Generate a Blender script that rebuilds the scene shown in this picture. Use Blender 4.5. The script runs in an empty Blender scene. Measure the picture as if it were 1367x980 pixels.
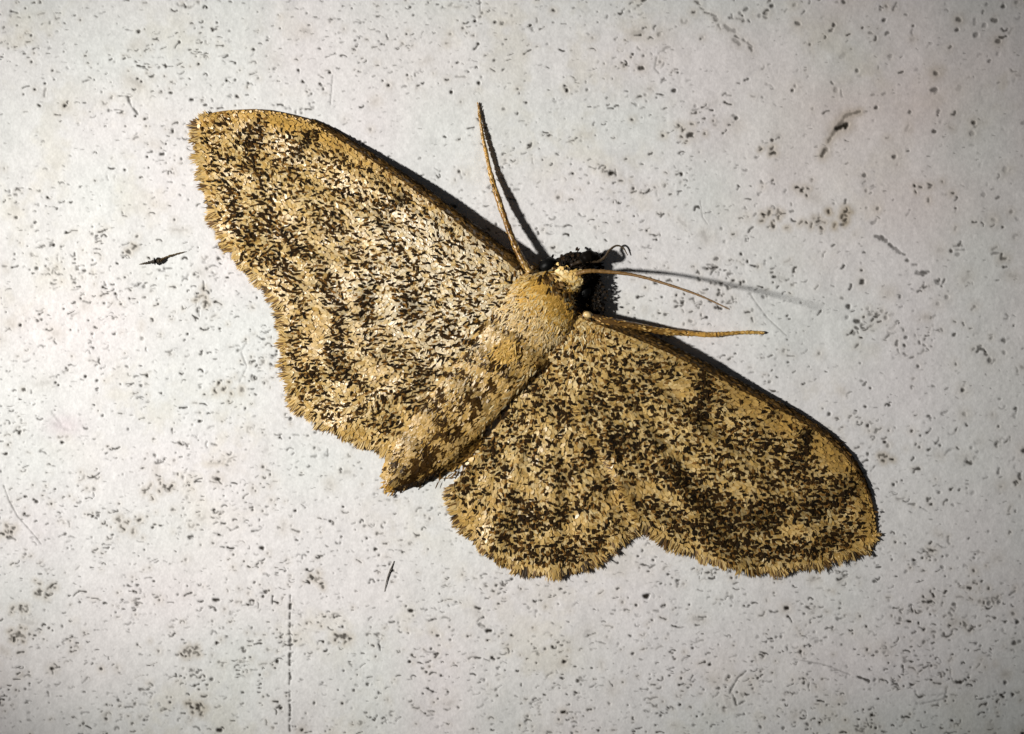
import bpy, math
import numpy as np
from mathutils import Vector, Matrix

# ------------------------------------------------------------------ camera, world, lamp
sc = bpy.context.scene
sc.unit_settings.system = 'METRIC'
sc.unit_settings.scale_length = 0.01            # 1 unit = 1 cm: the moth spans about 2.5 cm
COL = sc.collection
PXW, PXH = 1367.0, 980.0                        # tracing grid over the patch of wall in view
D = 9.0                                         # camera distance in cm
FIELD = 3.144                                   # width of the patch of wall in cm
S = FIELD / PXW                                 # cm per grid step
cam = bpy.data.cameras.new('camera'); cam_o = bpy.data.objects.new('camera', cam); COL.objects.link(cam_o)
cam.sensor_width = 36.0; cam.sensor_fit = 'HORIZONTAL'; cam.lens = 36.0 * D / FIELD
CDIR = Vector((0.075, -1.0, 0.06)).normalized() # camera stands a little up and to the right
cam_o.location = CDIR * D
cam_o.rotation_euler = (-CDIR).to_track_quat('-Z', 'Y').to_euler()
cam.clip_start = 0.05; cam.clip_end = 200
cam.dof.use_dof = True; cam.dof.focus_distance = D + 0.04; cam.dof.aperture_fstop = 2.0
sc.camera = cam_o

w = bpy.data.worlds.new('World'); sc.world = w; w.use_nodes = True
w.node_tree.nodes['Background'].inputs[0].default_value = (0.9, 0.95, 1.0, 1)
w.node_tree.nodes['Background'].inputs[1].default_value = 0.03

LPX = (-2400.0, 330.0, 2900.0)                  # lamp: left of the moth, about 45 degrees off the wall
AIM = (490.0, 440.0)
sp = bpy.data.lights.new('torch', 'SPOT'); sp_o = bpy.data.objects.new('torch', sp); COL.objects.link(sp_o)
sp.energy = 5350; sp.color = (1.0, 0.97, 0.91)
sp.shadow_soft_size = 0.36; sp.spot_size = math.radians(25.0); sp.spot_blend = 1.0

sc.view_settings.view_transform = 'Standard'; sc.view_settings.look = 'None'
sc.view_settings.exposure = 0.0; sc.view_settings.gamma = 1.0

rng = np.random.default_rng(7)
R_ = np.array(cam_o.rotation_euler.to_matrix()); CP = np.array(cam_o.location)

def W(px, py, h):
    """grid position on the wall and height above it (grid steps) -> world points (n,3)"""
    px = np.asarray(px, float); py = np.asarray(py, float); h = np.broadcast_to(np.asarray(h, float), px.shape)
    k = 36.0 / cam.lens / PXW
    d = np.stack([(px - PXW/2)*k, (PXH/2 - py)*k, -np.ones_like(px)], -1) @ R_.T
    t = (-h*S - CP[1]) / d[..., 1]
    return CP + d * t[..., None]

def w1(x, y, h=0.0): return Vector(W(np.array([x]), np.array([y]), np.array([h]))[0])
lp = w1(590, 400); sp_o.location = Vector(((LPX[0]-PXW/2)*S, -LPX[2]*S, (PXH/2-LPX[1])*S))
sp_o.rotation_euler = (w1(*AIM) - sp_o.location).to_track_quat('-Z', 'Y').to_euler()

# ------------------------------------------------------------------ helpers
def lin(r, g, b):
    c = np.array([r, g, b]) / 255.0
    return np.where(c <= 0.04045, c/12.92, ((c+0.055)/1.055)**2.4)

def smooth(a, b, x):
    t = np.clip((x-a)/(b-a), 0, 1); return t*t*(3-2*t)

_lat = rng.random((256, 256))
def noise(x, y, scale, seed=0):
    x = np.asarray(x, float)/scale + seed*17.31; y = np.asarray(y, float)/scale + seed*9.77
    xi = np.floor(x).astype(int); yi = np.floor(y).astype(int)
    fx = x-xi; fy = y-yi; fx = fx*fx*(3-2*fx); fy = fy*fy*(3-2*fy)
    g = lambda a, b: _lat[a % 256, b % 256]
    return (g(xi, yi)*(1-fx)+g(xi+1, yi)*fx)*(1-fy) + (g(xi, yi+1)*(1-fx)+g(xi+1, yi+1)*fx)*fy

def spline(pts, n):
    P = np.array(pts, float); m = len(P)
    Q = np.vstack([2*P[0]-P[1], P, 2*P[-1]-P[-2]])
    u = np.linspace(0, m-1-1e-9, n); i = u.astype(int); t = (u-i)[:, None]
    a, b, c, d = Q[i], Q[i+1], Q[i+2], Q[i+3]
    return 0.5*((2*b)+(c-a)*t+(2*a-5*b+4*c-d)*t**2+(3*b-a-3*c+d)*t**3)

def inside(poly, x, y):
    r = np.zeros(x.shape, bool); n = len(poly); j = n-1
    for i in range(n):
        xi, yi = poly[i]; xj, yj = poly[j]
        c = ((yi > y) != (yj > y)) & (x < (xj-xi)*(y-yi)/(yj-yi+1e-12)+xi)
        r ^= c; j = i
    return r

def polydist(line, x, y):
    best = np.full(x.shape, 1e9)
    for (ax, ay), (bx, by) in zip(line[:-1], line[1:]):
        dx, dy = bx-ax, by-ay
        t = np.clip(((x-ax)*dx+(y-ay)*dy)/(dx*dx+dy*dy+1e-12), 0, 1)
        best = np.minimum(best, np.hypot(x-ax-t*dx, y-ay-t*dy))
    return best

def mesh_obj(name, V, F, mat, parent=None, col=None, smooth_=True, kind=None, loc=None):
    """V (n,3) world points; F list/array of faces; loc = origin"""
    o_loc = np.array(loc) if loc is not None else (np.array(BASE) if parent is not None else np.zeros(3))
    me = bpy.data.meshes.new(name)
    V = np.asarray(V) - o_loc
    if isinstance(F, np.ndarray):
        nf, k = F.shape
        me.vertices.add(len(V)); me.vertices.foreach_set('co', V.astype(np.float32).ravel())
        me.loops.add(nf*k); me.loops.foreach_set('vertex_index', F.astype(np.int32).ravel())
        me.polygons.add(nf); me.polygons.foreach_set('loop_start', np.arange(0, nf*k, k, dtype=np.int32))
        me.update(calc_edges=True)
    else:
        me.from_pydata(V.tolist(), [], F)
    me.polygons.foreach_set('use_smooth', np.full(len(me.polygons), smooth_))
    if col is not None:
        a = me.attributes.new('Col', 'FLOAT_COLOR', 'POINT')
        c = np.ones((len(V), 4), np.float32); c[:, :3] = col
        a.data.foreach_set('color', c.ravel())
    me.materials.append(mat); me.update()
    o = bpy.data.objects.new(name, me); COL.objects.link(o)
    if loc is not None: o.location = loc
    if parent is not None: o.parent = parent
    if kind: o['kind'] = kind
    return o

def material(name, rough=0.6, spec=0.4, attr=True, color=(0.5, 0.5, 0.5), bump=0.0, bscale=60.0, vary=0.0, sheen=0.0, trans=0.0, pigment=False):
    m = bpy.data.materials.new(name); m.use_nodes = True
    nt = m.node_tree; b = nt.nodes['Principled BSDF']
    b.inputs['Roughness'].default_value = rough
    b.inputs['Specular IOR Level'].default_value = spec
    if sheen: b.inputs['Sheen Weight'].default_value = sheen
    if trans:
        b.inputs['Subsurface Weight'].default_value = trans; b.inputs['Subsurface Radius'].default_value = (0.01, 0.006, 0.003)
    src = None
    if attr:
        a = nt.nodes.new('ShaderNodeAttribute'); a.attribute_name = 'Col'; src = a.outputs['Color']
    else:
        rg = nt.nodes.new('ShaderNodeRGB'); rg.outputs[0].default_value = (*color, 1); src = rg.outputs[0]
    tc = nt.nodes.new('ShaderNodeTexCoord')
    nz = nt.nodes.new('ShaderNodeTexNoise'); nz.inputs['Scale'].default_value = bscale; nz.inputs['Detail'].default_value = 6
    nt.links.new(tc.outputs['Object'], nz.inputs['Vector'])
    if vary:
        mp = nt.nodes.new('ShaderNodeMapRange'); mp.inputs[3].default_value = 1-vary; mp.inputs[4].default_value = 1+vary
        mp.inputs[1].default_value = 0.25; mp.inputs[2].default_value = 0.75
        nt.links.new(nz.outputs['Fac'], mp.inputs[0])
        mx = nt.nodes.new('ShaderNodeMix'); mx.data_type = 'RGBA'; mx.blend_type = 'MULTIPLY'; mx.inputs[0].default_value = 1
        nt.links.new(src, mx.inputs[6]); nt.links.new(mp.outputs[0], mx.inputs[7]); src = mx.outputs[2]
    nt.links.new(src, b.inputs['Base Color'])
    if pigment:                                   # dark, heavily pigmented scales are matt
        bw = nt.nodes.new('ShaderNodeRGBToBW'); mr = nt.nodes.new('ShaderNodeMapRange')
        mr.inputs[1].default_value = 0.05; mr.inputs[2].default_value = 0.4; mr.inputs[3].default_value = 0.05; mr.inputs[4].default_value = spec
        nt.links.new(src, bw.inputs[0]); nt.links.new(bw.outputs[0], mr.inputs[0]); nt.links.new(mr.outputs[0], b.inputs['Specular IOR Level'])
    if bump:
        bp = nt.nodes.new('ShaderNodeBump'); bp.inputs['Strength'].default_value = bump; bp.inputs['Distance'].default_value = 0.004
        nt.links.new(nz.outputs['Fac'], bp.inputs['Height']); nt.links.new(bp.outputs[0], b.inputs['Normal'])
    return m

M_WALL = material('white_paint', rough=0.55, spec=0.35, bump=0.16, bscale=140.0, vary=0.05)
M_MEMB = material('wing_membrane', rough=0.6, bump=0.3, bscale=90, vary=0.12)
M_SCALE = material('wing_scale', rough=0.4, spec=0.7, pigment=True)
M_DARK = material('dark_scale', rough=0.85, spec=0.12)
M_HAIR = material('body_hair', rough=0.5, spec=0.45, pigment=True)
M_FRINGE = material('fringe_hair', rough=0.55, spec=0.4)
M_BODY = material('body_skin', rough=0.85, spec=0.1, bump=0.5, bscale=50, vary=0.2)
M_EYE = material('eye_black', rough=0.45, spec=0.12, attr=False, color=(0.003, 0.003, 0.003), bump=0.25, bscale=110)
M_LEG = material('leg_cuticle', rough=0.3, spec=0.5, bump=0.5, bscale=70, vary=0.35)
M_ANT = material('antenna_brown', rough=0.5, spec=0.4, bump=0.4, bscale=90, vary=0.25)
M_COSTA = material('costa_brown', rough=0.5, spec=0.35, bump=0.6, bscale=80, vary=0.3)
M_WOOD = material('splinter_brown', rough=0.6, bump=0.5, bscale=80, vary=0.4)

# ------------------------------------------------------------------ the wall: a relief with real pits, lips and scratches
def grid_axis(lo, hi, step, far):
    a = np.arange(lo, hi+step, step); out = []; d = step; p = a[-1]
    while p < hi+far: d = min(d*1.25, 60); p += d; out.append(p)
    right = np.array(out); out = []; d = step; p = a[0]
    while p > lo-far: d = min(d*1.25, 60); p -= d; out.append(p)
    return np.concatenate([np.array(out)[::-1], a, right])

def build_wall():
    st = 1.32; x0, x1, y0, y1 = -60.0, 1427.0, -50.0, 1030.0
    ax = grid_axis(x0, x1, st, 1500); ay = grid_axis(y0, y1, st, 1300)
    gx, gy = np.meshgrid(ax, ay)
    # raster in which the marks are drawn
    q = 0.75
    nx = int((x1-x0)/q)+2; ny = int((y1-y0)/q)+2
    depth = np.zeros((ny, nx)); dark = np.zeros((ny, nx)); lip = np.zeros((ny, nx)); brown = np.zeros((ny, nx))
    def stroke(pts, rad, dk, dp=2.2, br=0.0):
        pts = np.asarray(pts, float); m = 4*rad+3
        ix0 = max(0, int((pts[:, 0].min()-m-x0)/q)); ix1 = min(nx, int((pts[:, 0].max()+m-x0)/q)+1)
        iy0 = max(0, int((pts[:, 1].min()-m-y0)/q)); iy1 = min(ny, int((pts[:, 1].max()+m-y0)/q)+1)
        if ix1 <= ix0 or iy1 <= iy0: return
        X, Y = np.meshgrid(x0+np.arange(ix0, ix1)*q, y0+np.arange(iy0, iy1)*q)
        d = polydist(pts, X, Y) if len(pts) > 1 else np.hypot(X-pts[0, 0], Y-pts[0, 1])
        d = d + (noise(X, Y, 2.6, 3)-0.5)*1.5*min(1.0, rad/1.8)
        if dk > .2: d = d + (noise(X, Y, 4.5, 6)-0.5)*2.2*min(1.0, rad/2.0)
        core = 1-smooth(rad*0.55, rad*1.1+0.3, d)
        core = core*np.clip(.85+1.1*(noise(X, Y, 3.2, 9)-.12), 0, 1)
        sl = np.s_[iy0:iy1, ix0:ix1]
        dark[sl] = np.maximum(dark[sl], core*dk)
        depth[sl] = np.maximum(depth[sl], core*dp*min(1.2, dk+0.3))
        ring = np.exp(-((d-rad*1.15-1.7)/1.3)**2)
        lip[sl] = np.maximum(lip[sl], ring*min(1, dk))
        if br: brown[sl] = np.maximum(brown[sl], br*np.exp(-(np.maximum(d, 0)/(rad*2.5+2.5))**2))
    # countless small pits and dashes, in loose clusters
    def blurzone(x, y, ):   # coarser pits towards the upper right of the wall
        return smooth(900, 1330, x + (400-y)*0.55)
    def one(x, y, c):
        z = blurzone(x, y)
        kind = rng.random()
        dk = min(1.0, 0.28+1.05*rng.random()**1.1)*(1-0.15*z)
        if z > 0.3 and rng.random() < 0.3*z: dk *= 0.5
        if kind < 0.33:
            r = (0.85+1.35*rng.random()**2.4)*(1+1.1*z)
            stroke([(x, y)], r, dk, 2.4+r*0.5, br=rng.uniform(.04, .2) if rng.random() < .4 else 0)
        else:
            a = math.radians(rng.normal(-6 - 35*z, 17 + 15*z)) + (math.pi/2 if rng.random() < 0.08 else 0)
            L = 2.5+8.5*rng.random()**2.0
            k = rng.normal(0, 0.9)
            p = [(x+math.cos(a+k*t)*L*t, y+math.sin(a+k*t)*L*t) for t in (-.5, -.15, .2, .5)]
            stroke(p, (0.5+0.65*rng.random()**1.5)*(1+0.9*z), dk*0.95, 1.9, br=rng.uniform(.03, .15) if rng.random() < .3 else 0)
            if rng.random() < 0.25: stroke([p[-1 if rng.random() < .5 else 0]], 1.3+0.8*rng.random(), dk)
    def density(x, y):
        z = blurzone(x, y)
        d = 0.66+0.34*smooth(380, 900, y)+0.25*(noise(x, y, 130, 5)-0.5)*3
        return d*(1-0.62*z)
    n = 0
    while n < 620:
        cx = rng.uniform(x0, x1); cy = rng.uniform(y0, y1)
        if rng.random() > density(cx, cy): continue
        n += 1
        m = 2+int(rng.exponential(4.2)); sx = rng.uniform(7, 28); sy = rng.uniform(4, 13)
        for _ in range(m):
            u, v = rng.normal(0, 1, 2)
            one(cx+u*sx, cy+v*sy-u*sx*0.18, 0)
    n = 0
    while n < 3000:
        x = rng.uniform(x0, x1); y = rng.uniform(y0, y1)
        if rng.random() > density(x, y)+0.1: continue
        one(x, y, 1); n += 1
    for _ in range(7000):                                     # fine faint specks
        x = rng.uniform(x0, x1); y = rng.uniform(y0, y1)
        if rng.random() > density(x, y)+.15: continue
        a = rng.normal(-.1, .4); l = rng.uniform(0, 4.5)
        stroke([(x, y), (x+l*math.cos(a), y+l*math.sin(a))], rng.uniform(.45, .85), rng.uniform(.18, .65), 1.0)
    for _ in range(150):                                      # brownish grime round a few pits
        x = rng.uniform(x0, x1); y = rng.uniform(y0, y1)
        stroke([(x, y), (x+rng.normal(0, 6), y+rng.normal(0, 4))], rng.uniform(1, 4), rng.uniform(.02, .2), .3, br=rng.uniform(.05, .22))
    # marks one can point to
    for x, y, r in [(653, 842, 3.6), (292, 640, 3.8), (350, 732, 3.6), (290, 801, 4.0), (258, 945, 2.6), (257, 133, 3.2), (88, 141, 2.6),
                    (52, 141, 2.4), (216, 205, 2.6), (548, 815, 2.6), (545, 845, 2.6), (638, 812, 3.2), (753, 883, 2.8), (768, 890, 2.3),
                    (1050, 812, 3.4), (863, 796, 3.6), (1241, 803, 3.8), (1281, 911, 3.4), (1243, 735, 3.2), (1300, 762, 3.0), (753, 950, 2.6),
                    (817, 231, 4.0), (920, 180, 4.2), (857, 91, 3.2), (900, 121, 2.6), (927, 16, 2.6), (845, 160, 2.2), (1065, 32, 3.6),
                    (1145, 95, 3.4), (1250, 98, 4.6), (1248, 120, 4.2), (1144, 429, 4.0), (1340, 455, 3.8), (70, 893, 3.0), (403, 975, 3.4),
                    (292, 975, 4.2), (135, 894, 2.0), (740, 15, 2.2), (1110, 40, 2.6), (1280, 27, 3.6), (1328, 27, 3.8), (1333, 55, 3.8), (1340, 345, 3.4)]:
        z = blurzone(x, y)
        stroke([(x-rng.uniform(0, r*.8), y+rng.uniform(-1, 1)), (x+rng.uniform(0, r*.8), y)], r*0.78, 1.0-0.3*z, 3.4, br=0.25 if rng.random() < .5 else 0)
    y = 795.0
    while y < 978:                                            # the dotted score line
        l = rng.uniform(.5, 8)
        if not (912 < y < 922): stroke([(387+rng.normal(0, .5), y), (387+rng.normal(0, .5), min(y+l, 978))], rng.uniform(0.8, 1.9), rng.uniform(.75, 1))
        y += l+rng.uniform(2.8, 6.5)
    for y in (735, 748, 772, 783): stroke([(387, y)], 1.0, .6)
    for p, r, dk in [([(5, 648), (12, 668), (24, 690), (42, 710), (55, 726)], 0.75, .55), ([(444, 100), (443, 118), (441, 140)], 0.6, .5),
                     ([(996, 896), (985, 905), (979, 915), (974, 925)], 1.2, .8), ([(978, 927), (982, 936), (983, 942), (994, 936)], 1.2, .8),
                     ([(640, 0), (641, 14)], 0.8, .7), ([(877, 75), (874, 92), (880, 98)], 0.8, .4), ([(1228, 940), (1260, 933), (1266, 915)], 1.0, .45),
                     ([(1268, 890), (1270, 905), (1274, 912)], 1.0, .4), ([(1000, 390), (1010, 405), (1025, 425), (1050, 448)], 0.8, .4),
                     ([(1060, 880), (1100, 887), (1135, 901)], 0.9, .35), ([(1145, 903), (1160, 909)], 1.5, .9), ([(935, 268), (938, 290), (945, 300)], 0.8, .4),
                     ([(170, 128), (176, 143), (184, 152)], 1.4, .8), ([(330, 455), (322, 470), (330, 490), (320, 510)], .8, .4)]:
        stroke(p, r, dk)
    for i in range(16):                                       # chipped score at the top
        t = i/15; x = 925+78*t+rng.normal(0, 3); y = 2+60*t+rng.normal(0, 3)
        stroke([(x, y), (x+rng.uniform(2, 7), y+rng.uniform(1, 6))], rng.uniform(1.2, 2.6)*(0.7+t*.6), rng.uniform(.35, .8), br=.15)
    for i in range(14):                                       # chain of chips at the right
        t = i/13; x = 1170+75*t+rng.normal(0, 2); y = 312+62*t+rng.normal(0, 3)
        stroke([(x, y), (x+rng.uniform(2, 6), y+rng.uniform(0, 4))], rng.uniform(1.4, 2.8), rng.uniform(.5, .85))
    for p, r, dk in [([(1148, 149), (1136, 152)], 1.6, .6), ([(1136, 152), (1128, 156), (1124, 164)], 2.6, .45), ([(1122, 166), (1116, 174)], 3.6, .6), ([(1114, 177), (1106, 190)], 1.8, .5), ([(1102, 200), (1098, 208)], 2.4, .8)]:
        stroke(p, r, dk, br=.4)
    stroke([(1117, 172), (1124, 169), (1130, 166)], 3.6, 1.0, 5, br=.4); stroke([(1128, 170)], 3.0, 1.0, 5)
    for c, n_, sp_, br in [((1125, 289), 10, 9, .6), ((1033, 204), 6, 6, .35), ((1070, 255), 8, 8, .3), ((1030, 290), 10, 9, .4), ((1088, 297), 8, 8, .35),
                           ((262, 945), 14, 5, .4), ((252, 866), 12, 7, .35), ((20, 845), 10, 8, .35), ((25, 815), 8, 6, .3), ((10, 707), 8, 7, .35),
                           ((165, 701), 8, 8, .3), ((60, 790), 12, 10, .3), ((425, 770), 8, 6, .35), ((460, 855), 9, 6, .3), ((215, 650), 9, 9, .3),
                           ((270, 395), 7, 6, .4), ((300, 517), 8, 9, .35), ((175, 330), 6, 5, .35), ((920, 180), 9, 10, .3), ((1180, 610), 6, 6, .45),
                           ((1150, 440), 14, 14, .1), ((1225, 457), 14, 13, .05), ((815, 228), 10, 8, .2), ((960, 390), 22, 22, .12), ((930, 410), 22, 22, .1),
                           ((1160, 50), 8, 12, .1), ((1300, 460), 9, 22, .1), ((1290, 835), 6, 6, .2), ((1310, 795), 8, 12, .2), ((1240, 830), 22, 24, .1), ((1235, 250), 8, 14, .2)]:
        for _ in range(n_):
            x = c[0]+rng.normal(0, sp_); y = c[1]+rng.normal(0, sp_*.75); a = rng.uniform(0, 3.14); l = rng.uniform(1, 5)
            stroke([(x, y), (x+l*math.cos(a), y+l*math.sin(a))], rng.uniform(.9, 1.9), rng.uniform(.5, 1), br=br)
    for p in [[(70, 550), (78, 560), (84, 570)], [(74, 566), (92, 574)]]: stroke(p, 2.2, .12, 3.5)   # fresh white scuff
    # sample the raster at the vertices of the relief
    def samp(A):
        fx = np.clip((gx-x0)/q, 0, nx-1.001); fy = np.clip((gy-y0)/q, 0, ny-1.001)
        i = fx.astype(int); j = fy.astype(int); u = fx-i; v = fy-j
        r = (A[j, i]*(1-u)+A[j, i+1]*u)*(1-v)+(A[j+1, i]*(1-u)+A[j+1, i+1]*u)*v
        inside_ = (gx >= x0) & (gx <= x1) & (gy >= y0) & (gy <= y1)
        return r*inside_
    dk = samp(dark); br = np.clip(samp(brown), 0, .8); lp_ = samp(lip)
    h = -samp(depth)*0.38 + lp_*(1-dk)*0.08
    h += (noise(gx, gy, 55, 1)-.5)*1.6 + (noise(gx, gy, 17, 2)-.5)*0.55 + (noise(gx, gy, 5, 4)-.5)*0.25
    tint = noise(gx, gy, 90, 8); t2 = noise(gx, gy, 160, 11)
    base = np.ones(gx.shape+(3,))*np.array([0.745, 0.735, 0.738])
    base *= 1 + (tint-.5)[..., None]*np.array([0.05, 0.0, 0.02])*1.3 + (t2-.5)[..., None]*np.array([-0.015, 0.0, 0.012])
    base *= (1+(noise(gx, gy, 9, 12)-.5)*0.07 + (noise(gx, gy, 2.6, 13)-.5)*0.14)[..., None]
    pink = np.exp(-(((gx-85)/26)**2+((gy-568)/15)**2)); base *= 1-pink[..., None]*np.array([0.06, 0.13, 0.10])
    gn = lambda s_, k_: noise(gx*.8+gy*.6, gy*.8-gx*.6, s_, k_)
    grime = smooth(.42, .7, .5*noise(gx, gy, 47, 21)+.3*gn(19, 23)+.2*gn(8, 24))*smooth(.4, .75, .6*gn(150, 22)+.4*noise(gx, gy, 60, 25))
    st_ = np.exp(-(((gx-1210)/190)**2+((gy-170)/170)**2))*(.5+noise(gx, gy, 70, 26)); base *= 1-st_[..., None]*np.array([0.04, 0.095, 0.11])
    base *= 1-grime[..., None]*np.array([0.04, 0.055, 0.10])
    yb = np.array([0.34, 0.25, 0.12])
    base = base*(1-br[..., None])+yb*br[..., None]
    dirt = np.array([0.016, 0.011, 0.006])
    base = base*(1-dk[..., None])+dirt*dk[..., None]
    V = W(gx.ravel(), gy.ravel(), h.ravel())
    ny_, nx_ = gx.shape
    idx = np.arange(nx_*ny_).reshape(ny_, nx_)
    F = np.stack([idx[:-1, :-1], idx[1:, :-1], idx[1:, 1:], idx[:-1, 1:]], -1).reshape(-1, 4)
    o = mesh_obj('wall', V, F, M_WALL, col=base.reshape(-1, 3))
    o['kind'] = 'structure'; o['label'] = 'white painted wall covered in small dark pits and scratches'
build_wall()

# ------------------------------------------------------------------ the moth
BASE = w1(650, 470, 0)
moth = bpy.data.objects.new('moth', None); COL.objects.link(moth); moth.location = BASE
moth.empty_display_size = 0.2
moth['label'] = 'tan moth with dark speckled wings spread flat on the white wall'
moth['category'] = 'moth'

# wing outlines on the grid
FWL_C = spline([(702, 372), (690, 352), (668, 334), (620, 297), (560, 252), (500, 212), (450, 180), (415, 162), (380, 152), (345, 147), (305, 148), (278, 152)], 60)
FWL_O = spline([(278, 152), (267, 164), (268, 200), (276, 235), (284, 265), (294, 300), (316, 338), (346, 372), (380, 404)], 40)
FWL_I = spline([(380, 404), (430, 420), (480, 427), (540, 430), (610, 432), (690, 420)], 30)
HWL_O = spline([(378, 396), (380, 420), (382, 450), (386, 490), (391, 522), (402, 540), (425, 557), (455, 575), (490, 590), (520, 598)], 40)
HWL_I = spline([(520, 598), (550, 592), (590, 560), (640, 500), (690, 440)], 30)
HWL_C = spline([(690, 410), (600, 395), (500, 385), (378, 396)], 20)
FWR_C = spline([(770, 420), (808, 430), (835, 440), (870, 455), (940, 489), (1000, 521), (1060, 553), (1106, 583), (1138, 616), (1158, 655), (1168, 690), (1170, 712)], 60)
FWR_O = spline([(1170, 712), (1158, 725), (1110, 742), (1060, 752), (1010, 756), (960, 748), (920, 733), (885, 714), (856, 698)], 40)
FWR_I = spline([(856, 698), (835, 655), (812, 615), (790, 580), (765, 530), (735, 470)], 30)
HWR_O = spline([(862, 690), (842, 704), (820, 722), (796, 742), (770, 754), (740, 759), (708, 758), (672, 746), (640, 722), (618, 692), (604, 662), (606, 646)], 40)
HWR_I = spline([(606, 646), (625, 620), (660, 575), (690, 530), (725, 480)], 30)
HWR_C = spline([(740, 470), (800, 540), (850, 620), (862, 690)], 20)

def span(x, y, b, t):
    b = np.array(b); t = np.array(t); d = t-b
    return np.clip(((x-b[0])*d[0]+(y-b[1])*d[1])/(d@d), 0, 1)

def H_fw(costa, base, tip, ph):
    def f(x, y):
        s = span(x, y, base, tip); d = polydist(costa[::4], x, y)
        hc = 21*(1-smooth(0.0, 0.85, s))+7; hm = 20-11*smooth(.1, 1, s)
        a = np.arctan2(y-base[1], x-base[0]); r = np.hypot(x-base[0], y-base[1])
        rip = (np.sin(a*24+ph)*2.2+np.sin(a*41+2*ph)*1.0)*smooth(60, 220, r) + (noise(x, y, 38, 31)-.5)*5
        roll = -4.0*np.exp(-(d/14)**2)                       # leading edge rolls down
        return hm+(hc-hm)*np.exp(-d/150)+rip*(1-.6*np.exp(-(d/25)**2))+roll
    return f
def H_hw(base, ph):
    def f(x, y):
        a = np.arctan2(y-base[1], x-base[0]); r = np.hypot(x-base[0], y-base[1])
        rip = (np.sin(a*20+ph)*1.8+np.sin(a*37+ph)*0.8)*smooth(60, 200, r)+(noise(x, y, 34, 33)-.5)*4.5
        return 6.5+5*np.exp(-r/90)+rip*0.9
    return f
HL = H_fw(FWL_C, (695, 375), (262, 160), 0.4); HR = H_fw(FWR_C, (770, 430), (1170, 715), 1.9)
GL = H_hw((680, 430), 0.3); GR = H_hw((735, 480), 1.2)

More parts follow.
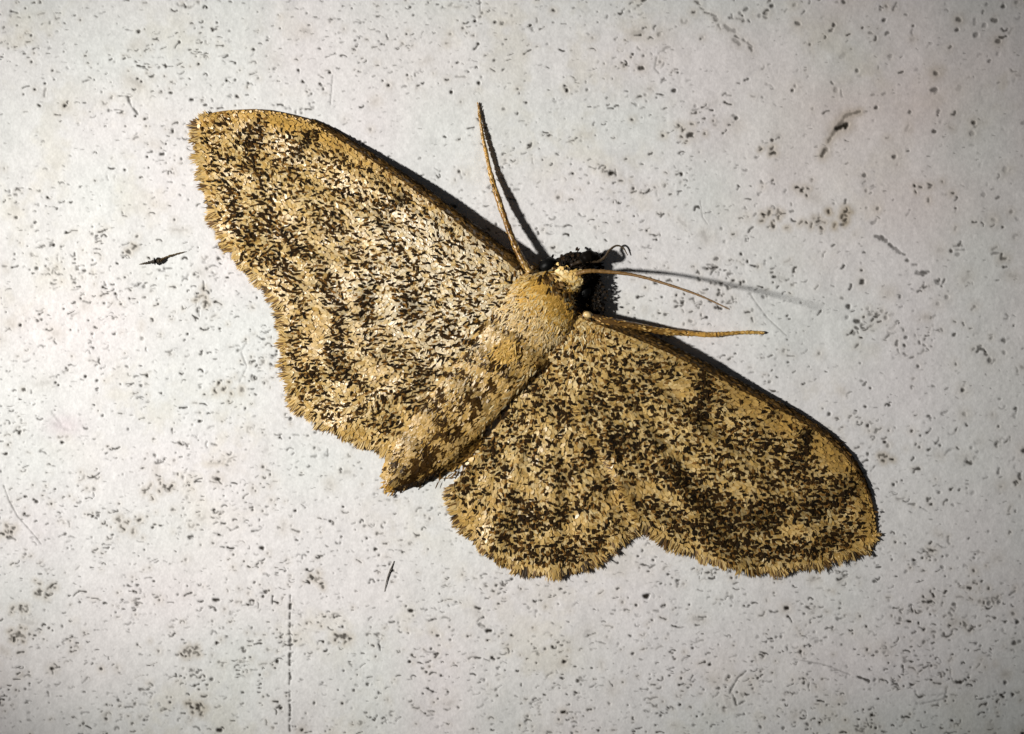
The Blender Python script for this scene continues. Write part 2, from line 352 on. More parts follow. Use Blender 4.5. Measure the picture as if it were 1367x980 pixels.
# where the wing is darker or paler: (x, y, rx, ry, angle, amount)
TONE = [
 # left forewing
 (330, 190, 20, 34, 20, .25), (358, 182, 26, 14, 30, .25), (378, 225, 30, 16, 60, .35), (345, 288, 20, 14, 60, .55), (362, 318, 16, 22, -20, .55), (318, 268, 14, 24, 10, .25),
 (410, 190, 5, 16, 35, .9), (425, 215, 10, 14, 30, .35), (538, 268, 10, 5, -30, .8), (520, 277, 12, 4, 20, .7), (505, 302, 12, 8, 30, .3), (450, 395, 6, 16, -20, .6), (470, 420, 22, 5, 10, .7),
 (492, 398, 8, 16, 10, .75), (545, 412, 20, 14, 40, .5), (500, 345, 24, 10, 50, .3), (575, 465, 22, 26, 0, .3), (440, 300, 14, 36, 30, .2), (395, 365, 34, 10, 40, .25), (505, 240, 18, 8, 30, .2),
 (385, 166, 24, 10, 20, -.75), (350, 150, 30, 5, 0, -.3), (445, 195, 16, 10, 35, -.6), (300, 290, 10, 40, 10, -.2), (280, 200, 8, 40, 0, -.35), (400, 250, 12, 30, 30, -.25), (340, 250, 20, 10, 30, -.25),
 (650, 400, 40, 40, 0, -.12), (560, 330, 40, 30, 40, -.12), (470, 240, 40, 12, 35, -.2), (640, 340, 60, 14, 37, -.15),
 # left hindwing
 (391, 455, 9, 34, 0, .45), (450, 492, 30, 22, -20, .5), (396, 505, 10, 14, 0, .3), (565, 510, 9, 14, -20, .8), (520, 545, 14, 20, 0, .3), (435, 552, 20, 8, 20, .25), (480, 540, 10, 24, 0, .2),
 (420, 435, 26, 14, 0, -.5), (415, 475, 12, 20, 0, -.4), (500, 505, 30, 24, 0, -.35), (470, 560, 30, 12, 25, -.4), (580, 575, 24, 24, 0, -.5), (415, 545, 20, 8, 40, -.4), (475, 580, 40, 8, 20, -.4),
 # right forewing
 (938, 528, 10, 28, 5, 1.0), (1068, 600, 8, 24, 15, 1.0), (978, 598, 16, 16, 0, .5), (830, 590, 32, 20, 20, .5), (870, 615, 44, 18, 25, .4), (800, 560, 24, 18, 30, .3), (905, 560, 18, 16, 0, .25),
 (1035, 608, 34, 14, 20, .5), (1010, 690, 42, 26, 10, .85), (960, 705, 40, 22, 20, .5), (1090, 660, 34, 22, 10, .6), (1120, 650, 24, 16, 20, .5), (1135, 690, 18, 18, 0, .35), (895, 690, 30, 18, 30, .45),
 (1055, 738, 40, 12, -5, .45), (985, 738, 30, 12, 10, .35), (1110, 720, 30, 14, -10, .35), (925, 640, 40, 14, 15, .25), (880, 500, 24, 16, 20, .25), (830, 500, 30, 20, 0, .15), (1030, 545, 10, 18, 0, .35),
 (908, 520, 16, 20, 20, -.5), (1000, 548, 30, 12, 28, -.45), (1045, 575, 22, 14, 30, -.7), (1105, 608, 24, 16, 45, -.85), (1048, 690, 14, 16, 0, -.6), (985, 650, 20, 10, 0, -.35), (860, 640, 30, 12, 20, -.35),
 (875, 705, 24, 10, 20, -.35), (930, 600, 24, 10, 10, -.25), (1150, 700, 14, 26, 0, -.3), (1085, 700, 24, 8, -10, -.35), (950, 560, 24, 12, 20, -.2), (1130, 735, 40, 8, -12, -.3), (790, 450, 26, 16, 20, -.35),
 # right hindwing
 (690, 702, 30, 16, 10, .6), (765, 632, 16, 10, 10, .6), (735, 742, 50, 10, -5, .4), (780, 735, 26, 14, -30, .4), (735, 690, 20, 10, 0, .2), (622, 648, 26, 6, 0, .4), (800, 690, 26, 10, -20, .25),
 (640, 735, 16, 10, 40, .3), (790, 600, 24, 14, 30, .35), (710, 590, 30, 10, 0, .25), (660, 585, 14, 10, 0, .4),
 (645, 690, 16, 18, 0, -.6), (625, 685, 12, 30, 20, -.45), (700, 640, 34, 14, 0, -.3), (770, 690, 24, 12, 0, -.35), (760, 720, 30, 6, 0, -.2), (820, 680, 20, 24, 0, -.4), (700, 750, 40, 6, 10, -.4), (670, 640, 20, 14, 0, -.2), (740, 660, 20, 10, 0, -.2),
]
def tone(x, y):
    t = np.zeros(x.shape)
    for cx, cy, rx, ry, a, v in TONE:
        c, s = math.cos(math.radians(a)), math.sin(math.radians(a))
        u = (x-cx)*c+(y-cy)*s; w_ = -(x-cx)*s+(y-cy)*c
        t += v*np.exp(-((u/rx)**2+(w_/ry)**2))
    return t

def bands(x, y, margin):
    dm = polydist(margin, x, y); mg_ = np.array(margin)
    arc = np.hypot(*(mg_[1:]-mg_[:-1]).T).cumsum()[((x[:, None]-mg_[None, :-1, 0])**2+(y[:, None]-mg_[None, :-1, 1])**2).argmin(1)]
    e = dm+7*np.abs(np.sin(arc*math.pi/40))-4+(noise(x, y, 26, 47)-.5)*20
    g = lambda c, w_: np.exp(-((e-c)/w_)**2)
    return 1.35*(.24*g(27, 9)-.42*g(46, 7.5)+.36*g(69, 13)-.32*g(95, 9)+.16*g(117, 11)-.22*g(144, 10)+.22*g(170, 10)), dm, arc

def bars(x, y):
    b = np.zeros(x.shape)
    for pts, r in [([(420, 178), (408, 196), (396, 208)], 5.5), ([(541, 262), (534, 272), (518, 280)], 5), ([(936, 500), (940, 520), (937, 545), (930, 560)], 9), ([(1078, 578), (1070, 598), (1060, 620)], 9), ([(1032, 540), (1026, 556)], 5)]:
        b = np.maximum(b, .97*(1-smooth(r*.5, r*1.25, polydist(np.array(pts, float), x, y))))
    return b

def scales(name, parent, Hf, x, y, ang, L, wd, lift, root, col, mat, kind='stuff', curl=None, rollsd=.16):
    """many small shield-shaped scales draped over the height field Hf"""
    n = len(x); c = np.cos(ang); s = np.sin(ang)
    along = np.array([0, .34, .34, .82, .82, 1.0]); side = np.array([0, -.5, .5, -.42, .42, 0.0]); up = np.array([0, .55, .55, .9, .9, 1.0])
    roll = rng.normal(0, rollsd, n)
    bend = rng.normal(0, .35, n) if curl is None else curl
    al = along[None]*L[:, None]; sd = side[None]*wd[:, None]
    sd_b = sd + (bend[:, None]*along[None]**2)*wd[:, None]
    X = x[:, None]+al*c[:, None]-sd_b*s[:, None]; Y = y[:, None]+al*s[:, None]+sd_b*c[:, None]
    Hh = Hf(X.ravel(), Y.ravel()).reshape(X.shape)
    Hh = Hh+root[:, None]+up[None]*lift[:, None]+roll[:, None]*sd
    V = W(X.ravel(), Y.ravel(), Hh.ravel())
    b = (np.arange(n)*6)[:, None]
    F = np.concatenate([b+np.array([[0, 1, 2]]), b+np.array([[1, 3, 4]]), b+np.array([[1, 4, 2]]), b+np.array([[3, 5, 4]])], 0)
    cc = np.repeat(col, 6, 0)
    return mesh_obj(name, V, F, mat, parent, col=cc, smooth_=False, kind=kind)

LIGHT = [lin(214, 184, 122), lin(200, 166, 98), lin(228, 204, 150), lin(178, 143, 78), lin(206, 181, 130)]
def light_cols(n, x, y, gold, pale):
    k = rng.choice(len(LIGHT), n, p=[.34, .26, .14, .14, .12]); c = np.array(LIGHT)[k]
    c = c*(1-gold[:, None])+lin(206, 163, 82)*gold[:, None]
    c = c*(1-pale[:, None])+lin(228, 214, 186)*pale[:, None]
    return c*rng.uniform(.82, 1.15, n)[:, None]

def wing(name, label, outline, Hf, base, costa, margin, dashy, paleside, density0):
    poly = np.array(outline); cen = np.array(base, float)
    # membrane: fan from the wing root, with thickness
    nt = len(poly); rr = np.concatenate([np.linspace(0, 1, 46)])
    X = cen[0]+rr[:, None]*(poly[None, :, 0]-cen[0]); Y = cen[1]+rr[:, None]*(poly[None, :, 1]-cen[1])
    Hh = Hf(X.ravel(), Y.ravel())
    top = W(X.ravel(), Y.ravel(), Hh); bot = W(X.ravel(), Y.ravel(), Hh-1.6)
    m = X.size; idx = np.arange(m).reshape(X.shape)
    a = np.stack([idx[:-1, :-1], idx[1:, :-1], idx[1:, 1:], idx[:-1, 1:]], -1).reshape(-1, 4)
    rim = np.stack([idx[-1, :-1], idx[-1, :-1]+m, idx[-1, 1:]+m, idx[-1, 1:]], -1)
    F = np.concatenate([a, a[:, ::-1]+m, rim], 0)
    colm = np.tile(lin(150, 118, 66), (2*m, 1))
    wo = mesh_obj(name, np.vstack([top, bot]), F, M_MEMB, moth, col=colm)
    if label: wo['label'] = label
    # pale ground scales
    lo = poly.min(0); hi = poly.max(0)
    def sample(cell, jit=.5):
        gx, gy = np.meshgrid(np.arange(lo[0], hi[0], cell), np.arange(lo[1], hi[1], cell))
        x = gx.ravel()+rng.uniform(-jit, jit, gx.size)*cell; y = gy.ravel()+rng.uniform(-jit, jit, gx.size)*cell
        k = inside(poly, x, y); return x[k], y[k]
    def dirs(x, y, sd):
        return np.arctan2(y-cen[1], x-cen[0])+rng.normal(0, sd, len(x))+(noise(x, y, 22, 41)-.5)*1.3
    def along_costa(x, y, a):
        dc = polydist(costa, x, y); j = ((x[:, None]-costa[None, ::2, 0])**2+(y[:, None]-costa[None, ::2, 1])**2).argmin(1)*2
        j = np.clip(j, 1, len(costa)-2); ta = np.arctan2(costa[j+1, 1]-costa[j-1, 1], costa[j+1, 0]-costa[j-1, 0])
        wgt = 1-smooth(4, 15, dc); return a+np.angle(np.exp(1j*(ta-a)))*wgt, 1-.45*(1-smooth(2, 10, dc))
    x, y = sample(3.5); n = len(x); t = tone(x, y)*1.1+.8*bars(x, y)+bands(x, y, margin)[0]*.7; ang0 = dirs(x, y, .35); small = np.ones(n)
    if costa is not None: ang0, small = along_costa(x, y, ang0)
    gold = np.clip(np.clip(-t, 0, .9)*.8+0.2*noise(x, y, 30, 43), 0, .8)
    de = polydist(margin, x, y); gold = np.clip(gold+.2*np.exp(-(de/18)**2), 0, .85)
    if costa is not None:
        dcg = polydist(costa, x, y); rb = np.hypot(x-cen[0], y-cen[1]); gold = np.clip(gold+.75*np.exp(-(dcg/26)**2)*smooth(80, 260, rb), 0, .95)
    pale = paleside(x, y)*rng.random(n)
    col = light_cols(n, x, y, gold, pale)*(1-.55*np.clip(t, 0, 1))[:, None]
    scales('scale_coat', wo, Hf, x, y, ang0, rng.uniform(5.5, 9, n)*small, rng.uniform(3.2, 5.2, n)*small, rng.uniform(-1.9, .1, n)*small, rng.uniform(1.3, 2.2, n), col, M_SCALE, rollsd=.12)
    # dark speckles: scales of a darker colour, some in short chains
    x, y = sample(5.7, .4); t = tone(x, y)
    cl = noise(x, y, 9, 44)*.5+noise(x, y, 26, 45)*.5
    t = t*1.1
    band, dm, arc = bands(x, y, margin); t = t+band
    p = np.clip(density0+.06+1.05*t+(cl-.5)*.45, 0.04, .94)
    p *= smooth(0, 12, dm)*.8+.2
    p = np.maximum(p, .75*((dm > 2) & (dm < 5.5) & (np.sin(arc*math.pi/9.5) > -.1)))
    if costa is not None:
        dc = polydist(costa, x, y); p *= smooth(6, 24, dc)
    p = np.maximum(p, bars(x, y))
    k = rng.random(len(x)) < p; x, y, t = x[k], y[k], t[k]
    pk = p[k]; ch = rng.random(len(x)) < np.where(bars(x, y) > .4, .95, np.where(pk > .9, .3, .1)); ca = rng.uniform(0, 2*np.pi, ch.sum())          # neighbours that run together
    x = np.concatenate([x, x[ch]+np.cos(ca)*4.2]); y = np.concatenate([y, y[ch]+np.sin(ca)*4.2]); t = np.concatenate([t, t[ch]])
    n = len(x); an = dirs(x, y, .5 if dashy else 1.6)
    big = 1+.12*smooth(0, .6, t)
    blk = rng.random(n)[:, None]
    col = (lin(24, 18, 10)*blk+lin(66, 45, 19)*(1-blk))*(1-.45*np.clip(t, 0, 1))[:, None]
    far = rng.random(n) < .3
    Ld = np.where(far, rng.uniform(7.5, 11, n), rng.uniform(4.6, 7.4, n)) if dashy else np.where(far, rng.uniform(6.2, 8.5, n), rng.uniform(4.0, 5.8, n))
    scales('dark_scale_speckle', wo, Hf, x, y, an, Ld*big, (rng.uniform(2.1, 3.4, n) if dashy else rng.uniform(2.9, 4.2, n))*big, rng.uniform(-.8, .5, n), np.full(n, 2.9), col, M_DARK, curl=rng.normal(0, .9, n))
    # mid-brown scales between the dark ones
    x, y = sample(6.6, .5); k = rng.random(len(x)) < np.clip(.3+.75*(tone(x, y)+bands(x, y, margin)[0]), .03, .85); x, y = x[k], y[k]; n = len(x)
    col = lin(128, 92, 44)*rng.uniform(.6, 1.2, n)[:, None]
    scales('brown_scale_speckle', wo, Hf, x, y, dirs(x, y, .6), rng.uniform(4.5, 8, n), rng.uniform(2, 3.4, n), rng.uniform(-1, .4, n), np.full(n, 2.6), col, M_DARK, curl=rng.normal(0, .7, n))
    # hair fringe on the outer margin
    mg = np.array(margin); seg = np.hypot(*(mg[1:]-mg[:-1]).T); cum = np.concatenate([[0], np.cumsum(seg)])
    nf = int(cum[-1]*5.5); u = rng.uniform(0, cum[-1], nf)
    fx = np.interp(u, cum, mg[:, 0]); fy = np.interp(u, cum, mg[:, 1])
    tx = np.interp(u+3, cum, mg[:, 0])-np.interp(u-3, cum, mg[:, 0]); ty = np.interp(u+3, cum, mg[:, 1])-np.interp(u-3, cum, mg[:, 1])
    na = np.arctan2(-tx, ty); ox = fx+np.cos(na)*5; oy = fy+np.sin(na)*5
    flip = inside(poly, ox, oy); na = na+np.pi*flip
    radial = np.arctan2(fy-cen[1], fx-cen[0]); df = np.angle(np.exp(1j*(radial-na)))
    clump = (noise(u, u*0, 6, 51)-.5)
    na = na+df*.25+rng.normal(0, .14, nf)+clump*1.1
    back = rng.uniform(0, 6, nf); fx = fx-np.cos(na)*back; fy = fy-np.sin(na)*back
    L = rng.uniform(6, 12, nf)+back*.6+11*noise(u, u*0, 4.5, 52)**1.6
    L = L*(.55+.45*smooth(0, 25, u))
    dkf = (noise(u, u*0, 9, 53) > .66) & (rng.random(nf) < .5)
    c1 = light_cols(nf, fx, fy, np.full(nf, .25), np.zeros(nf)); c1[dkf] = lin(60, 44, 22)*rng.uniform(.6, 1.4, dkf.sum())[:, None]
    bro = rng.random(nf) < .3; c1[bro] = lin(112, 80, 36)
    drop = rng.uniform(-3.5, 1.2, nf)
    scales('fringe', wo, Hf, fx, fy, na, L, rng.uniform(.9, 1.9, nf), drop, np.full(nf, .4), c1, M_FRINGE, curl=rng.normal(0, .6, nf)+clump*1.5)
    return wo

sheen_left = lambda x, y: np.clip(1.5*np.exp(-(((x-590)/130)**2+((y-370)/110)**2)), 0, 1)  # cream colour stands in for glossy light on the inner left wings
pl_none = lambda x, y: np.full(x.shape, .06)
hwL = wing('hindwing', 'rounded hind wing with dark patches below the upper left forewing', np.vstack([HWL_C, HWL_O[1:], HWL_I[1:]]), GL, (688, 428), None, HWL_O, True, sheen_left, .43)
hwR = wing('hindwing', 'rounded hind wing below the lower right forewing', np.vstack([HWR_C, HWR_O[1:], HWR_I[1:]]), GR, (732, 476), None, HWR_O, False, pl_none, .46)
fwL = wing('forewing', 'forewing with a painted pale sheen, reaching to the upper left', np.vstack([FWL_C, FWL_O[1:], FWL_I[1:]]), HL, (692, 392), FWL_C, FWL_O, True, sheen_left, .44)
fwR = wing('forewing', 'darker speckled forewing reaching to the lower right', np.vstack([FWR_C, FWR_O[1:], FWR_I[1:]]), HR, (765, 445), FWR_C, FWR_O, False, pl_none, .5)

def inner_edge(wo, line, Hf, side):
    u = rng.random(420)*.75*(len(line)-1); k = u.astype(int); f = (u-k)[:, None]
    p = line[k]*(1-f)+line[np.minimum(k+1, len(line)-1)]*f; tg = line[np.minimum(k+1, len(line)-1)]-line[k]
    a = np.arctan2(tg[:, 1], tg[:, 0])+side*np.pi/2+rng.normal(0, .3, 420)-side*.6
    c = np.array([lin(204, 168, 96), lin(176, 138, 70), lin(96, 70, 32)])[rng.integers(0, 3, 420)]
    scales('inner_fringe', wo, Hf, p[:, 0], p[:, 1], a, rng.uniform(6, 11, 420), rng.uniform(1, 2, 420), rng.uniform(-2, .5, 420), np.full(420, .6), c, M_FRINGE)
inner_edge(fwL, FWL_I, HL, -1); inner_edge(fwR, FWR_I, HR, -1)

# ---- tubes
def tube(name, pts, radii, mat, parent, col, n=40, k=10, flat=1.0, jitter=0.0, loc=None):
    P = spline(pts, n); r = np.interp(np.linspace(0, 1, n), np.linspace(0, 1, len(radii)), radii)*S
    if jitter: r = r*(1+rng.normal(0, jitter, n))
    C = W(P[:, 0], P[:, 1], P[:, 2])
    T = np.gradient(C, axis=0); T /= np.linalg.norm(T, axis=1)[:, None]+1e-12
    up = np.array([0, -1.0, 0]); A = np.cross(T, up); A /= np.linalg.norm(A, axis=1)[:, None]+1e-9; B = np.cross(A, T)
    th = np.linspace(0, 2*np.pi, k, endpoint=False)
    V = C[:, None]+r[:, None, None]*(np.cos(th)[None, :, None]*A[:, None]+flat*np.sin(th)[None, :, None]*B[:, None])
    V = V.reshape(-1, 3); idx = np.arange(n*k).reshape(n, k); nx = np.roll(idx, -1, 1)
    F = np.stack([idx[:-1], nx[:-1], nx[1:], idx[1:]], -1).reshape(-1, 4).tolist()
    F += [idx[0][::-1].tolist(), idx[-1].tolist()]
    c = col if np.ndim(col) == 1 else None
    if c is None:
        cc = np.stack([np.interp(np.linspace(0, 1, n), np.linspace(0, 1, len(col)), np.array(col)[:, i]) for i in range(3)], -1); c = np.repeat(cc, k, 0)
    return mesh_obj(name, V, F, mat, parent, col=c, loc=loc)

def tube_scales(name, parent, pts, radii, num, cols, L, wd, lift=.25, mat=None, back=False, loc=None):
    """small scales lying along a tube"""
    P = spline(pts, 200); r = np.interp(np.linspace(0, 1, 200), np.linspace(0, 1, len(radii)), radii)*S
    C = W(P[:, 0], P[:, 1], P[:, 2]); T = np.gradient(C, axis=0); T /= np.linalg.norm(T, axis=1)[:, None]+1e-12
    A = np.cross(T, np.array([0, -1.0, 0])); A /= np.linalg.norm(A, axis=1)[:, None]+1e-9; B = np.cross(A, T)
    i = rng.integers(2, 198, num); th = rng.uniform(-.35, np.pi+.35, num)
    out = np.cos(th)[:, None]*A[i]+np.sin(th)[:, None]*B[i]; tan = -np.sin(th)[:, None]*A[i]+np.cos(th)[:, None]*B[i]
    d = (T[i]*(-1 if back else 1))+out*(lift*rng.uniform(.2, 1.6, num))[:, None]+tan*rng.normal(0, .2, num)[:, None]
    p = C[i]+out*(r[i]*.97)[:, None]; l = (rng.uniform(*L, num)*S)[:, None]; w_ = (rng.uniform(*wd, num)*S*.5)[:, None]
    V = np.stack([p, p+d*l*.5-tan*w_, p+d*l*.5+tan*w_, p+d*l], 1).reshape(-1, 3)
    b = (np.arange(num)*4)[:, None]; F = np.concatenate([b+np.array([[0, 1, 2]]), b+np.array([[1, 3, 2]])], 0)
    c = np.array(cols)[rng.integers(0, len(cols), num)]*rng.uniform(.7, 1.2, num)[:, None]
    return mesh_obj(name, V, F, mat or M_SCALE, parent, col=np.repeat(c, 4, 0), smooth_=False, kind='stuff')

# leading edge veins
def costa(parent, line, Hf, r0, r1, end):
    x, y = line[:, 0], line[:, 1]; h = Hf(x, y)-1.5
    pts = np.stack([x, y, h], -1)[::3]
    m = len(pts); rad = np.interp(np.linspace(0, 1, m), [0, .15, end*.85, end, 1], [r0, r0, r1, r1*.45, .6])
    tube('costa', pts, rad, M_COSTA, parent, [lin(58, 42, 20), lin(48, 35, 16), lin(52, 38, 18), lin(70, 50, 22), lin(150, 112, 54)], n=110, k=8, jitter=.06)
    tube_scales('costa_scale', parent, pts[:int(len(pts)*end)], rad[:int(len(pts)*end)], 1500, [lin(56, 40, 18), lin(78, 56, 26), lin(40, 29, 14), lin(104, 78, 40)], (5, 9), (2.0, 3.4), lift=.1, mat=M_HAIR)
costa(fwL, FWL_C[4:], HL, 7.5, 3.4, .68); costa(fwR, FWR_C[4:], HR, 7.0, 4.2, .86)

# ---- body: head, thorax and abdomen as one continuous mesh
#        x, y, half width, centre height, half height, colour
AX = [(522, 644, 10, 7, 4), (540, 624, 27, 9, 6), (568, 596, 38, 10, 7), (605, 556, 43, 10, 8), (645, 510, 45, 11, 8.5), (678, 470, 48, 14, 12), (700, 440, 52, 16, 17),
      (722, 412, 54, 18, 20), (740, 392, 43, 18, 18), (752, 377, 27, 17, 15), (764, 362, 25, 16, 15), (774, 350, 20, 16, 12), (781, 341, 8, 15, 7)]
AXS = spline(AX, 150)
def axis_of(x, y):
    """nearest place along the body axis: index, signed distance across"""
    d2 = (x[:, None]-AXS[None, :, 0])**2+(y[:, None]-AXS[None, :, 1])**2
    i = d2.argmin(1); T = np.gradient(AXS[:, :2], axis=0); T /= np.linalg.norm(T, axis=1)[:, None]
    dx = x-AXS[i, 0]; dy = y-AXS[i, 1]
    return i, dx*-T[i, 1]+dy*T[i, 0], np.hypot(dx, dy), T[i]
def H_body(x, y):
    out = np.empty(x.shape)
    for k in range(0, len(x), 20000):
        i, d, dist, _ = axis_of(x[k:k+20000], y[k:k+20000])
        q = 1-(dist/AXS[i, 2])**2
        out[k:k+20000] = np.where(q > 0, AXS[i, 3]+AXS[i, 4]*np.sqrt(np.maximum(q, 0)), AXS[i, 3]-np.minimum(10, (dist-AXS[i, 2])*0.8))
    return out
def build_body():
    n, k = len(AXS), 40
    T = np.gradient(AXS[:, :2], axis=0); T /= np.linalg.norm(T, axis=1)[:, None]; N = np.stack([-T[:, 1], T[:, 0]], -1)
    th = np.linspace(0, 2*np.pi, k, endpoint=False)
    X = AXS[:, 0, None]+N[:, 0, None]*AXS[:, 2, None]*np.cos(th); Y = AXS[:, 1, None]+N[:, 1, None]*AXS[:, 2, None]*np.cos(th)
    seg = 1+.035*np.sin(np.arange(n)*.55)[:, None]*(np.arange(n) < 80)[:, None]
    Hh = np.maximum(AXS[:, 3, None]+AXS[:, 4, None]*np.sin(th)*seg, 2.0)
    V = W(X.ravel(), Y.ravel(), Hh.ravel()); idx = np.arange(n*k).reshape(n, k); nx = np.roll(idx, -1, 1)
    F = np.stack([idx[:-1], nx[:-1], nx[1:], idx[1:]], -1).reshape(-1, 4).tolist()+[idx[0][::-1].tolist(), idx[-1].tolist()]
    u = np.arange(n)/(n-1.0)
    c = np.stack([np.interp(u, [0, .1, .45, .55, .7, .76, .8, 1], [v[j] for v in (lin(150, 110, 50), lin(96, 76, 40), lin(130, 96, 44), lin(196, 152, 72), lin(186, 142, 66), lin(90, 66, 34), lin(22, 17, 12), lin(14, 11, 9))]) for j in range(3)], -1)
    return mesh_obj('body', V, F, M_BODY, moth, col=np.repeat(c, k, 0))
body = build_body()

def on_body(n, i0, i1, reach):
    i = rng.integers(i0, i1, n); q = rng.uniform(-1, 1, n)*reach
    T = np.gradient(AXS[:, :2], axis=0); T /= np.linalg.norm(T, axis=1)[:, None]; N = np.stack([-T[:, 1], T[:, 0]], -1)
    x = AXS[i, 0]+N[i, 0]*AXS[i, 2]*q+rng.normal(0, 1, n); y = AXS[i, 1]+N[i, 1]*AXS[i, 2]*q+rng.normal(0, 1, n)
    back = np.arctan2(-T[i, 1], -T[i, 0]); return x, y, back, q, i
def H_all(x, y): return np.maximum(H_body(x, y), 14+0*x)
# abdomen: coarse golden and dark scales
x, y, an, q, i = on_body(7600, 2, 84, .99); n = len(x)
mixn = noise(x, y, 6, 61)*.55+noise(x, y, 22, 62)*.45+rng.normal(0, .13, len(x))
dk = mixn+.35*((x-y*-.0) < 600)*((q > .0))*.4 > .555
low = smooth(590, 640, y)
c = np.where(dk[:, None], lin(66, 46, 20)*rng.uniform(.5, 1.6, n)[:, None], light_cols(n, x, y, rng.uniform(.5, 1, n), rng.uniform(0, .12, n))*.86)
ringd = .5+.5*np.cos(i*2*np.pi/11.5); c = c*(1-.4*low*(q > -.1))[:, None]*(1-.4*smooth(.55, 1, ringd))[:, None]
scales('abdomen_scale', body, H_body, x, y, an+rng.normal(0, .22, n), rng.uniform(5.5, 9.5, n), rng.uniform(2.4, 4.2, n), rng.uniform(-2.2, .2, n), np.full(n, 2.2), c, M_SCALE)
# thorax: dense mustard hair spilling over the wing roots
x, y, an, q, i = on_body(9500, 74, 118, 1.25); n = len(x)
c = (lin(210, 164, 76)*(rng.uniform(.7, 1.15, n)*(.72+.5*noise(x, y, 16, 66)))[:, None])
cream = (i < 96) & (rng.random(n) < .35); c[cream] = lin(226, 196, 132)*rng.uniform(.8, 1.1, cream.sum())[:, None]
edge = np.clip(smooth(.62, 1.15, np.abs(q))+(1-smooth(76, 94, i))*.9, 0, 1)
mixc = rng.random(n) < edge; c[mixc] = light_cols(n, x, y, rng.uniform(0, .6, n), rng.uniform(0, .5, n))[mixc]
drk = mixc & (rng.random(n) < .16); c[drk] = lin(70, 50, 24)
dots = (noise(x, y, 6, 64) > .93) | ((i > 114) & (rng.random(n) < .5)); c[dots] = lin(88, 60, 24)*rng.uniform(.5, 1.3, dots.sum())[:, None]
scales('thorax_hair', body, H_all, x, y, an+rng.normal(0, .5, n)-q*.5, rng.uniform(7, 13, n), rng.uniform(1.2, 2.3, n), rng.uniform(-2.2, 2.0, n), np.full(n, 1.6), c, M_HAIR)
# hair and scales where wing roots meet the body
def tufts(pts, sd, num, ang, L, cols, wid=(1.8, 3.6), name='root_hair', Hf=None, sa=.4, lift=(1, 5), up=0.8):
    P = np.array(pts, float); k = rng.integers(0, len(P), num)
    x = P[k, 0]+rng.normal(0, sd, num); y = P[k, 1]+rng.normal(0, sd, num)
    c = np.array(cols)[rng.integers(0, len(cols), num)]*rng.uniform(.75, 1.15, num)[:, None]
    a = math.radians(ang)+rng.normal(0, sa, num)
    if name == 'root_hair': L = (L[0]*.68, L[1]*.68); wid = (1.1, 2.3); lift = (lift[0]-2, lift[1]-3)
    return scales(name, body, Hf or H_top, x, y, a, rng.uniform(*L, num), rng.uniform(*wid, num), rng.uniform(*lift, num), np.full(num, up), c, M_HAIR)
polyFL = np.vstack([FWL_C, FWL_O[1:], FWL_I[1:]]); polyFR = np.vstack([FWR_C, FWR_O[1:], FWR_I[1:]])
polyHL = np.vstack([HWL_C, HWL_O[1:], HWL_I[1:]]); polyHR = np.vstack([HWR_C, HWR_O[1:], HWR_I[1:]])
def H_top(x, y):
    h = H_body(x, y)
    for pol, Hf in ((polyFL, HL), (polyFR, HR), (polyHL, GL), (polyHR, GR)):
        k = inside(pol, x, y); h = np.where(k, np.maximum(h, Hf(x, y)), h)
    return np.maximum(h, 3)
GOLD, CREAM, BRN = lin(206, 164, 82), lin(232, 212, 164), lin(110, 80, 36)
tufts([(640, 470), (655, 455), (665, 430), (672, 405), (682, 385), (625, 490), (612, 510), (600, 530)], 9, 800, 140, (9, 18), [CREAM, GOLD, CREAM, lin(180, 150, 100)])
tufts([(600, 545), (585, 565), (570, 580), (560, 595), (545, 602)], 9, 600, 118, (10, 20), [GOLD, lin(176, 138, 70), BRN], Hf=H_top)
tufts([(712, 494), (700, 508), (688, 520), (676, 534), (664, 546), (650, 560), (640, 570)], 3.2, 170, 132, (12, 22), [CREAM, lin(206, 172, 108), lin(180, 142, 80), lin(130, 98, 50)], up=2)
tufts([(700, 470), (725, 470), (745, 460), (762, 450), (780, 445), (795, 443)], 10, 900, 95, (9, 17), [GOLD, CREAM, lin(190, 150, 84), lin(150, 112, 58)])
tufts([(676, 466), (684, 470), (672, 474), (680, 460)], 7, 200, 130, (8, 14), [lin(216, 176, 92), lin(200, 156, 74)], up=3)
tufts([(535, 612), (530, 625), (526, 636), (522, 646)], 4, 240, 112, (10, 17), [GOLD, lin(186, 142, 62), lin(150, 110, 46)], up=1, lift=(-4, 2))
tufts([(560, 640), (575, 634), (590, 628), (548, 640)], 4, 160, 140, (9, 15), [lin(52, 42, 24), lin(30, 25, 16), lin(80, 62, 34)], up=0, lift=(-5, 1))
tufts([(625, 595), (612, 606), (602, 618), (640, 590)], 8, 480, 150, (10, 18), [lin(150, 116, 62), GOLD, BRN, lin(60, 44, 22)])
# head: cream crown, black face
tufts([(742, 366), (750, 368), (758, 372), (766, 376), (770, 380)], 4.2, 330, 10, (7, 12), [lin(230, 196, 126), lin(216, 176, 98), lin(240, 214, 156)], wid=(3, 5), name='crown_scale', Hf=H_body, sa=.6, lift=(-1, 2), up=2.2)
tufts([(748, 352), (758, 348), (768, 347), (778, 350), (788, 350), (794, 352), (782, 362)], 4.6, 420, -40, (4, 7), [lin(26, 20, 14), lin(14, 12, 10), lin(44, 32, 20)], name='face_hair', Hf=H_body, sa=.7, lift=(-1, 5), up=1)
tufts([(728, 368), (742, 382), (758, 394), (770, 404), (776, 416), (779, 426)], 4.5, 260, 60, (8, 13), [lin(92, 66, 32), lin(58, 42, 22), lin(140, 108, 62), lin(120, 110, 86)], name='collar_hair', Hf=H_body, sa=.7, up=2)

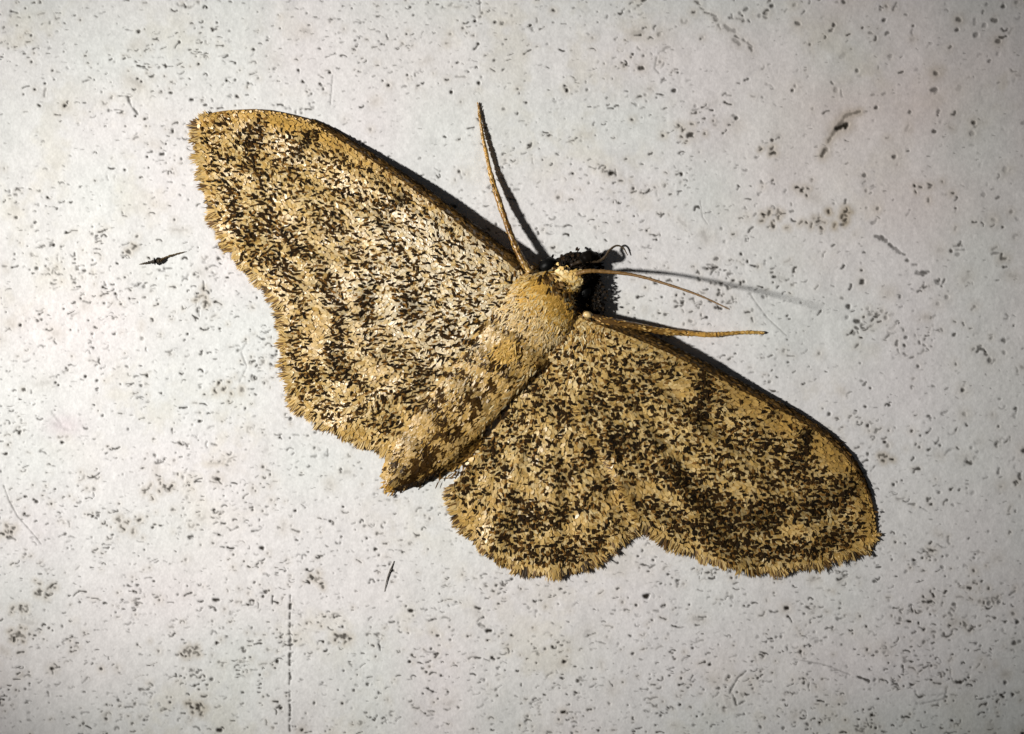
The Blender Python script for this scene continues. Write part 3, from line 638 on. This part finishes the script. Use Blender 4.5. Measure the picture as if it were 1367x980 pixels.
tufts([(776, 402), (782, 410), (792, 402), (796, 390), (794, 376), (786, 372), (788, 416), (798, 408), (782, 390), (786, 384), (784, 396)], 4.5, 900, 30, (3, 6), [lin(20, 16, 12), lin(12, 10, 8), lin(40, 30, 18)], name='cheek_hair', sa=1.2, lift=(0, 4), up=6)
def ball(name, x, y, h, rx, ry, rh, rot, mat, parent):
    n, k = 24, 32; th = np.linspace(0, np.pi, n); ph = np.linspace(0, 2*np.pi, k, endpoint=False)
    u = np.sin(th)[:, None]*np.cos(ph)*rx; v = np.sin(th)[:, None]*np.sin(ph)*ry; z = (np.cos(th)[:, None]+0*ph)*rh
    c, s = math.cos(rot), math.sin(rot)
    V = W((x+u*c-v*s).ravel(), (y+u*s+v*c).ravel(), (h+z).ravel()); idx = np.arange(n*k).reshape(n, k); nx = np.roll(idx, -1, 1)
    F = np.stack([idx[:-1], idx[1:], nx[1:], nx[:-1]], -1).reshape(-1, 4)
    return mesh_obj(name, V, F, mat, parent)
ball('eye', 731, 354, 17, 13, 10, 11, math.radians(-35), M_EYE, moth)
ball('eye', 781, 391, 12, 9, 14, 11, math.radians(20), M_EYE, moth)

# ---- antenna, curl standing in for a shadow, palp
tube('antenna', [(770, 366, 36), (785, 362, 40), (812, 363, 42), (850, 368, 50), (895, 381, 66), (935, 395, 84), (974, 413, 104)], [3.4, 3.0, 2.5, 2.1, 1.8, 1.4, .7], M_ANT, moth, [lin(130, 98, 52), lin(120, 88, 44), lin(120, 90, 50)], n=90, k=8, jitter=.08)
tube('antenna', [(762, 354, 32), (778, 349, 31), (798, 349, 26), (808, 343, 22), (814, 334, 14), (823, 328, 9), (832, 331, 6), (838, 341, 4)], [2.6, 2.3, 2.0, 1.8, 1.6, 1.3, 1.0, .5], M_ANT, moth, [lin(44, 32, 20), lin(90, 74, 54), lin(110, 96, 76)], n=70, k=8, jitter=.08)  # curl stands in for a blurred grey shadow, shaped as a second antenna
tube('palp', [(776, 350, 26), (786, 343, 25), (795, 345, 22), (801, 348, 18)], [8, 9, 7, 2.5], M_HAIR, moth, lin(16, 13, 10), n=18, k=10, jitter=.1)

# ---- legs
LB = lin(200, 154, 78)
LEGC = [lin(214, 172, 96), lin(184, 138, 66), lin(130, 94, 42), lin(222, 186, 116), lin(64, 46, 22)]
def leg(pts, rad, cols, tp, tr, tcols):
    lg = tube('leg', pts, rad, M_LEG, moth, cols, n=50, k=10, jitter=.05)
    tube_scales('leg_scale', lg, pts, rad, 200, LEGC, (4, 7), (1.6, 2.8), lift=.12)
    ta = tube('tarsus', tp, tr, M_LEG, lg, tcols, n=60, k=8, jitter=.14)
    tube_scales('tarsus_scale', lg, tp, tr, 90, LEGC[:4], (3, 5.5), (1.2, 2.0), lift=.12)
leg([(708, 364, 30), (700, 352, 29), (689, 331, 26), (676, 297, 19), (664, 262, 14), (655, 232, 10)], [5.0, 4.8, 4.2, 4.0, 3.9, 3.0], [lin(186, 150, 92), lin(110, 78, 36), lin(140, 100, 46), LB],
    [(655, 233, 10), (650, 208, 8), (645, 185, 6), (641, 160, 4), (638, 138, 2)], [2.8, 2.5, 2.1, 1.8, 1.1], [LB, lin(196, 152, 76), lin(150, 110, 50)])
leg([(778, 420, 22), (800, 427, 24), (830, 433, 23), (860, 438, 19), (890, 443, 14), (918, 445, 10)], [6.5, 6.5, 6, 5, 4.2, 3.6], [lin(96, 72, 40), lin(96, 70, 36), lin(120, 88, 42), LB],
    [(917, 445, 10), (945, 447, 8), (962, 446, 6), (990, 444, 4), (1020, 444, 2.5)], [3.5, 3.2, 2.8, 2.5, 2.0], [LB, lin(190, 146, 72), lin(206, 168, 92)])
ball('coxa', 785, 421, 26, 7, 5.5, 6, .3, M_LEG, moth)
for o in bpy.data.objects:
    if o.name.startswith('coxa'):
        a = o.data.attributes.new('Col', 'FLOAT_COLOR', 'POINT'); a.data.foreach_set('color', np.tile(np.append(lin(216, 186, 130), 1), (len(o.data.vertices), 1)).astype(np.float32).ravel())

# ------------------------------------------------------------------ bits stuck to the wall
def thing_at(x, y):
    return w1(x, y, 0)
p0 = thing_at(210, 348)
t = tube('splinter', [(186, 353, 2), (196, 351, 4), (206, 349, 5), (214, 348, 4), (220, 344, 3), (232, 340, 2.5), (247, 336, 2)], [.4, 1.6, 2.8, 2.9, 1.3, 1.0, .4], M_WOOD, None, [lin(60, 46, 22), lin(30, 23, 12), lin(84, 66, 34), lin(90, 76, 48)], n=60, k=9, jitter=.28, loc=p0)
t['label'] = 'dark brown splinter stuck to the wall left of the moth'; t['category'] = 'splinter'
p0 = thing_at(518, 770)
t = tube('fibre', [(526, 749, .8), (521, 761, 1.6), (517, 772, 1.8), (513, 790, .9)], [.4, .8, .8, .3], M_WOOD, None, lin(110, 104, 96), n=24, k=6, loc=p0)
t['label'] = 'short thin grey fibre on the wall below the abdomen tip'; t['category'] = 'fibre'
